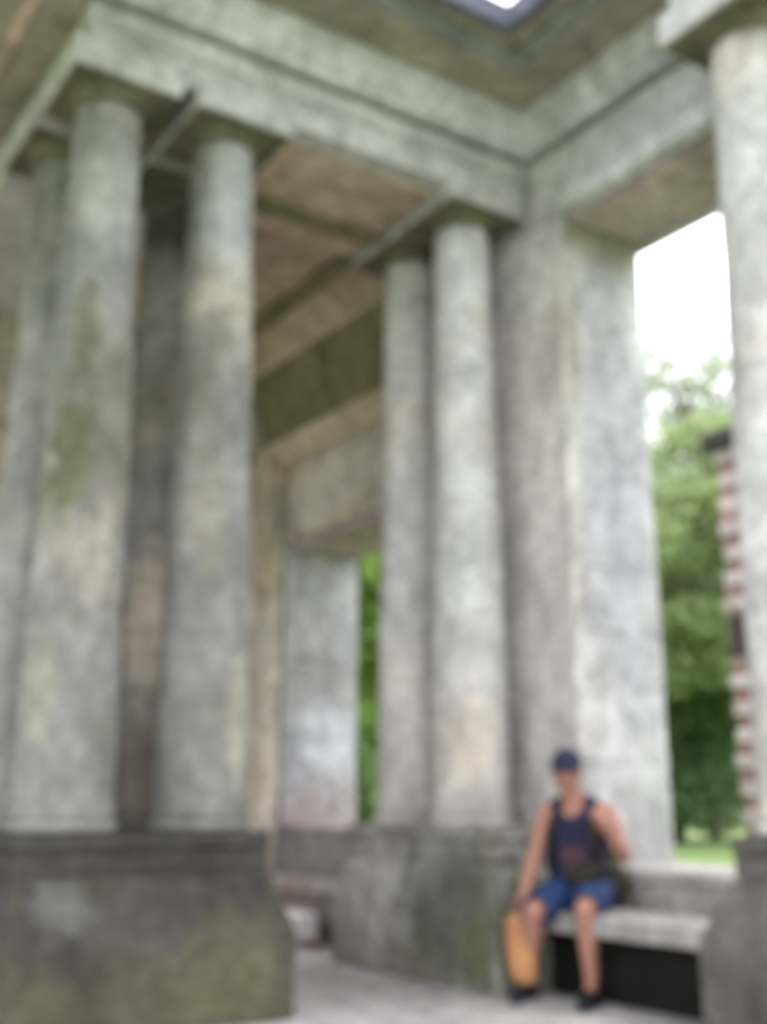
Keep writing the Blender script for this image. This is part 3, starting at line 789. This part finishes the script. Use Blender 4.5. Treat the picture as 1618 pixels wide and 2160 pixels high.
# shirt: grown torso, cut at neck and armholes
bm = bmesh.new(); torso(bm, .011)
limb(bm, [V3(cxr - .105, .05, .995), V3(cxr, .055, 1.01), V3(cxr + .105, .05, .995)], [.056, .074, .056])
for s in (-1, 1):
    limb(bm, [V3(cxr + s * .02, .05, 1.055), V3(cxr + s * .085, .045, 1.025), V3(cxr + s * .165, .045, .992)], [.055, .053, .057])
sm = remesh(bm, .007, 3)
b2 = bmesh.new(); b2.from_mesh(sm)
kill = []
for f in b2.faces:
    c_ = f.calc_center_median(); x = c_.x - cxr
    if c_.z < .49: kill.append(f)
    elif x * x + ((c_.z - 1.045) / (1.25 if c_.y > .05 else .7)) ** 2 < .068 ** 2: kill.append(f)
    elif ((abs(x) - .20) / .075) ** 2 + ((c_.z - .97) / .115) ** 2 < 1: kill.append(f)
bmesh.ops.delete(b2, geom=kill, context='FACES')
for f in b2.faces:
    c_ = f.calc_center_median()
    if c_.y > .08:
        wob = .012 * noise.noise(c_ * 40)
        if abs(c_.x - cxr) < .075 + wob and .70 < c_.z + wob < .80: f.material_index = 1
        if abs(c_.x - cxr + .01) < .05 + wob and .60 < c_.z + wob < .69: f.material_index = 2
def even_edges(bm_, it=8):                               # soften the stepped cut edges of cloth
    for _ in range(it):
        mv = {}
        for v in bm_.verts:
            if v.is_boundary:
                nb = [e.other_vert(v).co for e in v.link_edges if e.is_boundary]
                if len(nb) == 2: mv[v] = v.co.lerp((nb[0] + nb[1]) / 2, .6)
        for v, c_ in mv.items(): v.co = c_
even_edges(b2)
bmesh.ops.solidify(b2, geom=b2.faces[:], thickness=.004)
pobj('tank_top', b2, None, [M['shirt'], M['print'], M['printgrey']])
# shorts
bm = bmesh.new()
for hip, kn in ((J['rhip'], J['rkn']), (J['lhip'], J['lkn'])):
    hip, kn = Vector(hip), Vector(kn)
    tube(bm, [hip + V3(0, -.01, 0), hip.lerp(kn, .4), hip.lerp(kn, .97)], [.112, .102, .086], 18)
ellipsoid(bm, (cxr, .0, .55), (.178, .135, .095))
sm = remesh(bm, .009, 3)
b2 = bmesh.new(); b2.from_mesh(sm)
kill = [f for f in b2.faces if f.calc_center_median().y > (.455 if f.calc_center_median().x > cxr else .405) or f.calc_center_median().z > .632]
bmesh.ops.delete(b2, geom=kill, context='FACES')
for v in b2.verts:
    v.co += Vector((noise.noise(v.co * 16), noise.noise(v.co * 16 + V3(3, 0, 0)), noise.noise(v.co * 16 + V3(0, 7, 0)))) * .006
    if v.co.z < .461 and v.co.y < .27: v.co.z = .461
even_edges(b2)
bmesh.ops.solidify(b2, geom=b2.faces[:], thickness=.005)
pobj('denim_shorts', b2, M['denim'])
# shoes
for an, toe in ((J['ran'], RT), (J['lan'], LT)):
    an, toe = Vector(an), Vector(toe)
    dv = Vector((toe.x - an.x, toe.y - an.y, 0)).normalized()
    heel = Vector((an.x, an.y, 0)) - dv * .045
    bm = bmesh.new()
    tube(bm, [heel + V3(0, 0, .05), heel + dv * .09 + V3(0, 0, .055), heel + dv * .18 + V3(0, 0, .045), heel + dv * .245 + V3(0, 0, .04)], [.042, .045, .046, .036], 16)
    tube(bm, [heel + dv * .04 + V3(0, 0, .06), Vector((an.x, an.y, .125))], [.046, .044], 16)
    sh = pobj('shoe', remesh(bm, .008, 3), M['shoe'])
    for v in sh.data.vertices: v.co.z = max(v.co.z, .018)
    bm = bmesh.new()
    tube(bm, [heel + V3(0, 0, .011), heel + dv * .12 + V3(0, 0, .011), heel + dv * .25 + V3(0, 0, .011)], [.042, .040, .037], 16, squash=((0, 0, 1), .24))
    pobj('sole', bm, M['sole'], parent=sh)
# hair and cap
bm = bmesh.new(); ellipsoid(bm, hp(0, -.016, .022), (.082, .098, .085), 28, 20, ht)
kill = [f for f in bm.faces if (inv @ (f.calc_center_median() - HC)).z > .05 or (inv @ (f.calc_center_median() - HC)).z < -.045 or (inv @ (f.calc_center_median() - HC)).y > .03]
bmesh.ops.delete(bm, geom=kill, context='FACES'); pobj('hair', bm, M['hair'])
bm = bmesh.new(); ellipsoid(bm, hp(0, -.006, .038), (.088, .106, .094), 32, 22, ht)
kill = [f for f in bm.faces if (inv @ (f.calc_center_median() - HC)).z < .040]
bmesh.ops.delete(bm, geom=kill, context='FACES')
bmesh.ops.solidify(bm, geom=bm.faces[:], thickness=.004)
cp = pobj('cap', bm, M['capcloth'])
bm = bmesh.new()
top_, bot_ = [], []
for i in range(15):
    a = R(-62 + 124 * i / 14)
    row_t, row_b = [], []
    for k in range(5):
        rx, ry = .086 + .004 * k / 4, .098 + .072 * k / 4 * math.cos(a) ** .7
        p = (rx * math.sin(a), ry * math.cos(a) - .006, .046 - .018 * k / 4 - .25 * (rx * math.sin(a)) ** 2 * 9 * .3)
        row_t.append(bm.verts.new(hp(*p))); row_b.append(bm.verts.new(hp(p[0], p[1], p[2] - .005)))
    top_.append(row_t); bot_.append(row_b)
for i in range(14):
    for k in range(4):
        bm.faces.new((top_[i][k], top_[i + 1][k], top_[i + 1][k + 1], top_[i][k + 1])); bm.faces.new((bot_[i][k], bot_[i][k + 1], bot_[i + 1][k + 1], bot_[i + 1][k]))
    for k in (0, 4): bm.faces.new((top_[i][k], bot_[i][k], bot_[i + 1][k], top_[i + 1][k]))
for i in (0, 14):
    for k in range(4): bm.faces.new((top_[i][k], top_[i][k + 1], bot_[i][k + 1], bot_[i][k]))
pobj('visor', bm, M['capcloth'], parent=cp)

# backpack on his back, with straps
PM = Matrix.Translation(W(OU, OV, 0)) @ Matrix.Rotation(R(120), 4, 'Z')
bp = bpy.data.objects.new('backpack', None); C.objects.link(bp)
bp.location = W(OU, OV, 0); bp.rotation_euler = (0, 0, R(120)); bp.empty_display_size = .1
tag(bp, 'dark olive backpack worn by the seated man, bulging out behind his raised arm', 'backpack')
bm = bmesh.new()
ellipsoid(bm, (cxr - .03, -.135, .70), (.175, .075, .21), 28, 20)
ellipsoid(bm, (cxr - .12, -.10, .60), (.14, .085, .13), 24, 16)
obj('bag', remesh(bm, .012, 4), M['packgreen'], bp, True, True)
for s in (-1, 1):
    bm = bmesh.new()
    tube(bm, [V3(cxr + s * .09, -.10, .95), V3(cxr + s * .095, .0, 1.045), V3(cxr + s * .105, .105, 1.00), V3(cxr + s * .118, .168, .90), V3(cxr + s * .145, .14, .75), V3(cxr + s * .17, .03, .64), V3(cxr + s * .15, -.08, .60)],
         [.02, .022, .024, .024, .02, .014, .012], 10, squash=((s * .5, .8, .3), .6))
    obj('strap', bm, M['pack'], bp, True, True)
# small dark shoulder bag in his lap
bm = bmesh.new()
ellipsoid(bm, (cxr - .075, .175, .655), (.115, .055, .075), 24, 16, Matrix.Rotation(R(18), 3, 'Y'))
lb = obj('waist_bag', remesh(bm, .01, 3), M['pack'], None, True, True)
lb.location = W(OU, OV, 0); lb.rotation_euler = (0, 0, R(120))
tag(lb, 'dark brown pouch resting in the lap of the seated man', 'pouch')

# orange bag hanging from his right hand
ob = bpy.data.objects.new('cloth_bag', None); C.objects.link(ob)
ob.location = W(OU, OV, 0); ob.rotation_euler = (0, 0, R(120)); ob.empty_display_size = .1
tag(ob, 'slim orange cloth bag hanging from the lowered hand of the seated man', 'bag')
bm = bmesh.new()
rows = [(.455, .030, .026, .215), (.43, .045, .03, .218), (.40, .068, .036, .215), (.33, .080, .042, .206), (.24, .082, .045, .196), (.16, .078, .045, .188), (.11, .066, .04, .182), (.092, .05, .03, .18)]
rings = []
for z, a, b, x0 in rows:
    rings.append([bm.verts.new((x0 + a * math.cos(q) * (1 + .05 * math.sin(5 * q + z * 30)), .355 + b * math.sin(q) * (1 + .06 * math.sin(4 * q + z * 22)), z)) for q in np.linspace(0, 2 * math.pi, 28, endpoint=False)])
for p, q in zip(rings, rings[1:]):
    for i in range(28): bm.faces.new((p[i], p[(i + 1) % 28], q[(i + 1) % 28], q[i]))
bm.faces.new(rings[0]); bm.faces.new(rings[-1])
o = obj('sack', bm, M['orange'], ob, True, True)
bm = bmesh.new(); tube(bm, [V3(.19, .355, .44), V3(.20, .335, .475), V3(.222, .33, .478), V3(.24, .355, .44)], [.008] * 4, 8)
obj('handle', bm, M['orangedk'], ob, True, True)
for z, a, b, x0 in ((.385, .0735, .0405, .2135), (.135, .0745, .0455, .1855)):
    bm = bmesh.new(); tube(bm, [V3(x0 + a * math.cos(q), .355 + b * math.sin(q), z) for q in np.linspace(0, 2 * math.pi, 33)], [.005] * 33, 6, False)
    obj('seam', bm, M['orangedk'], ob, True, True)
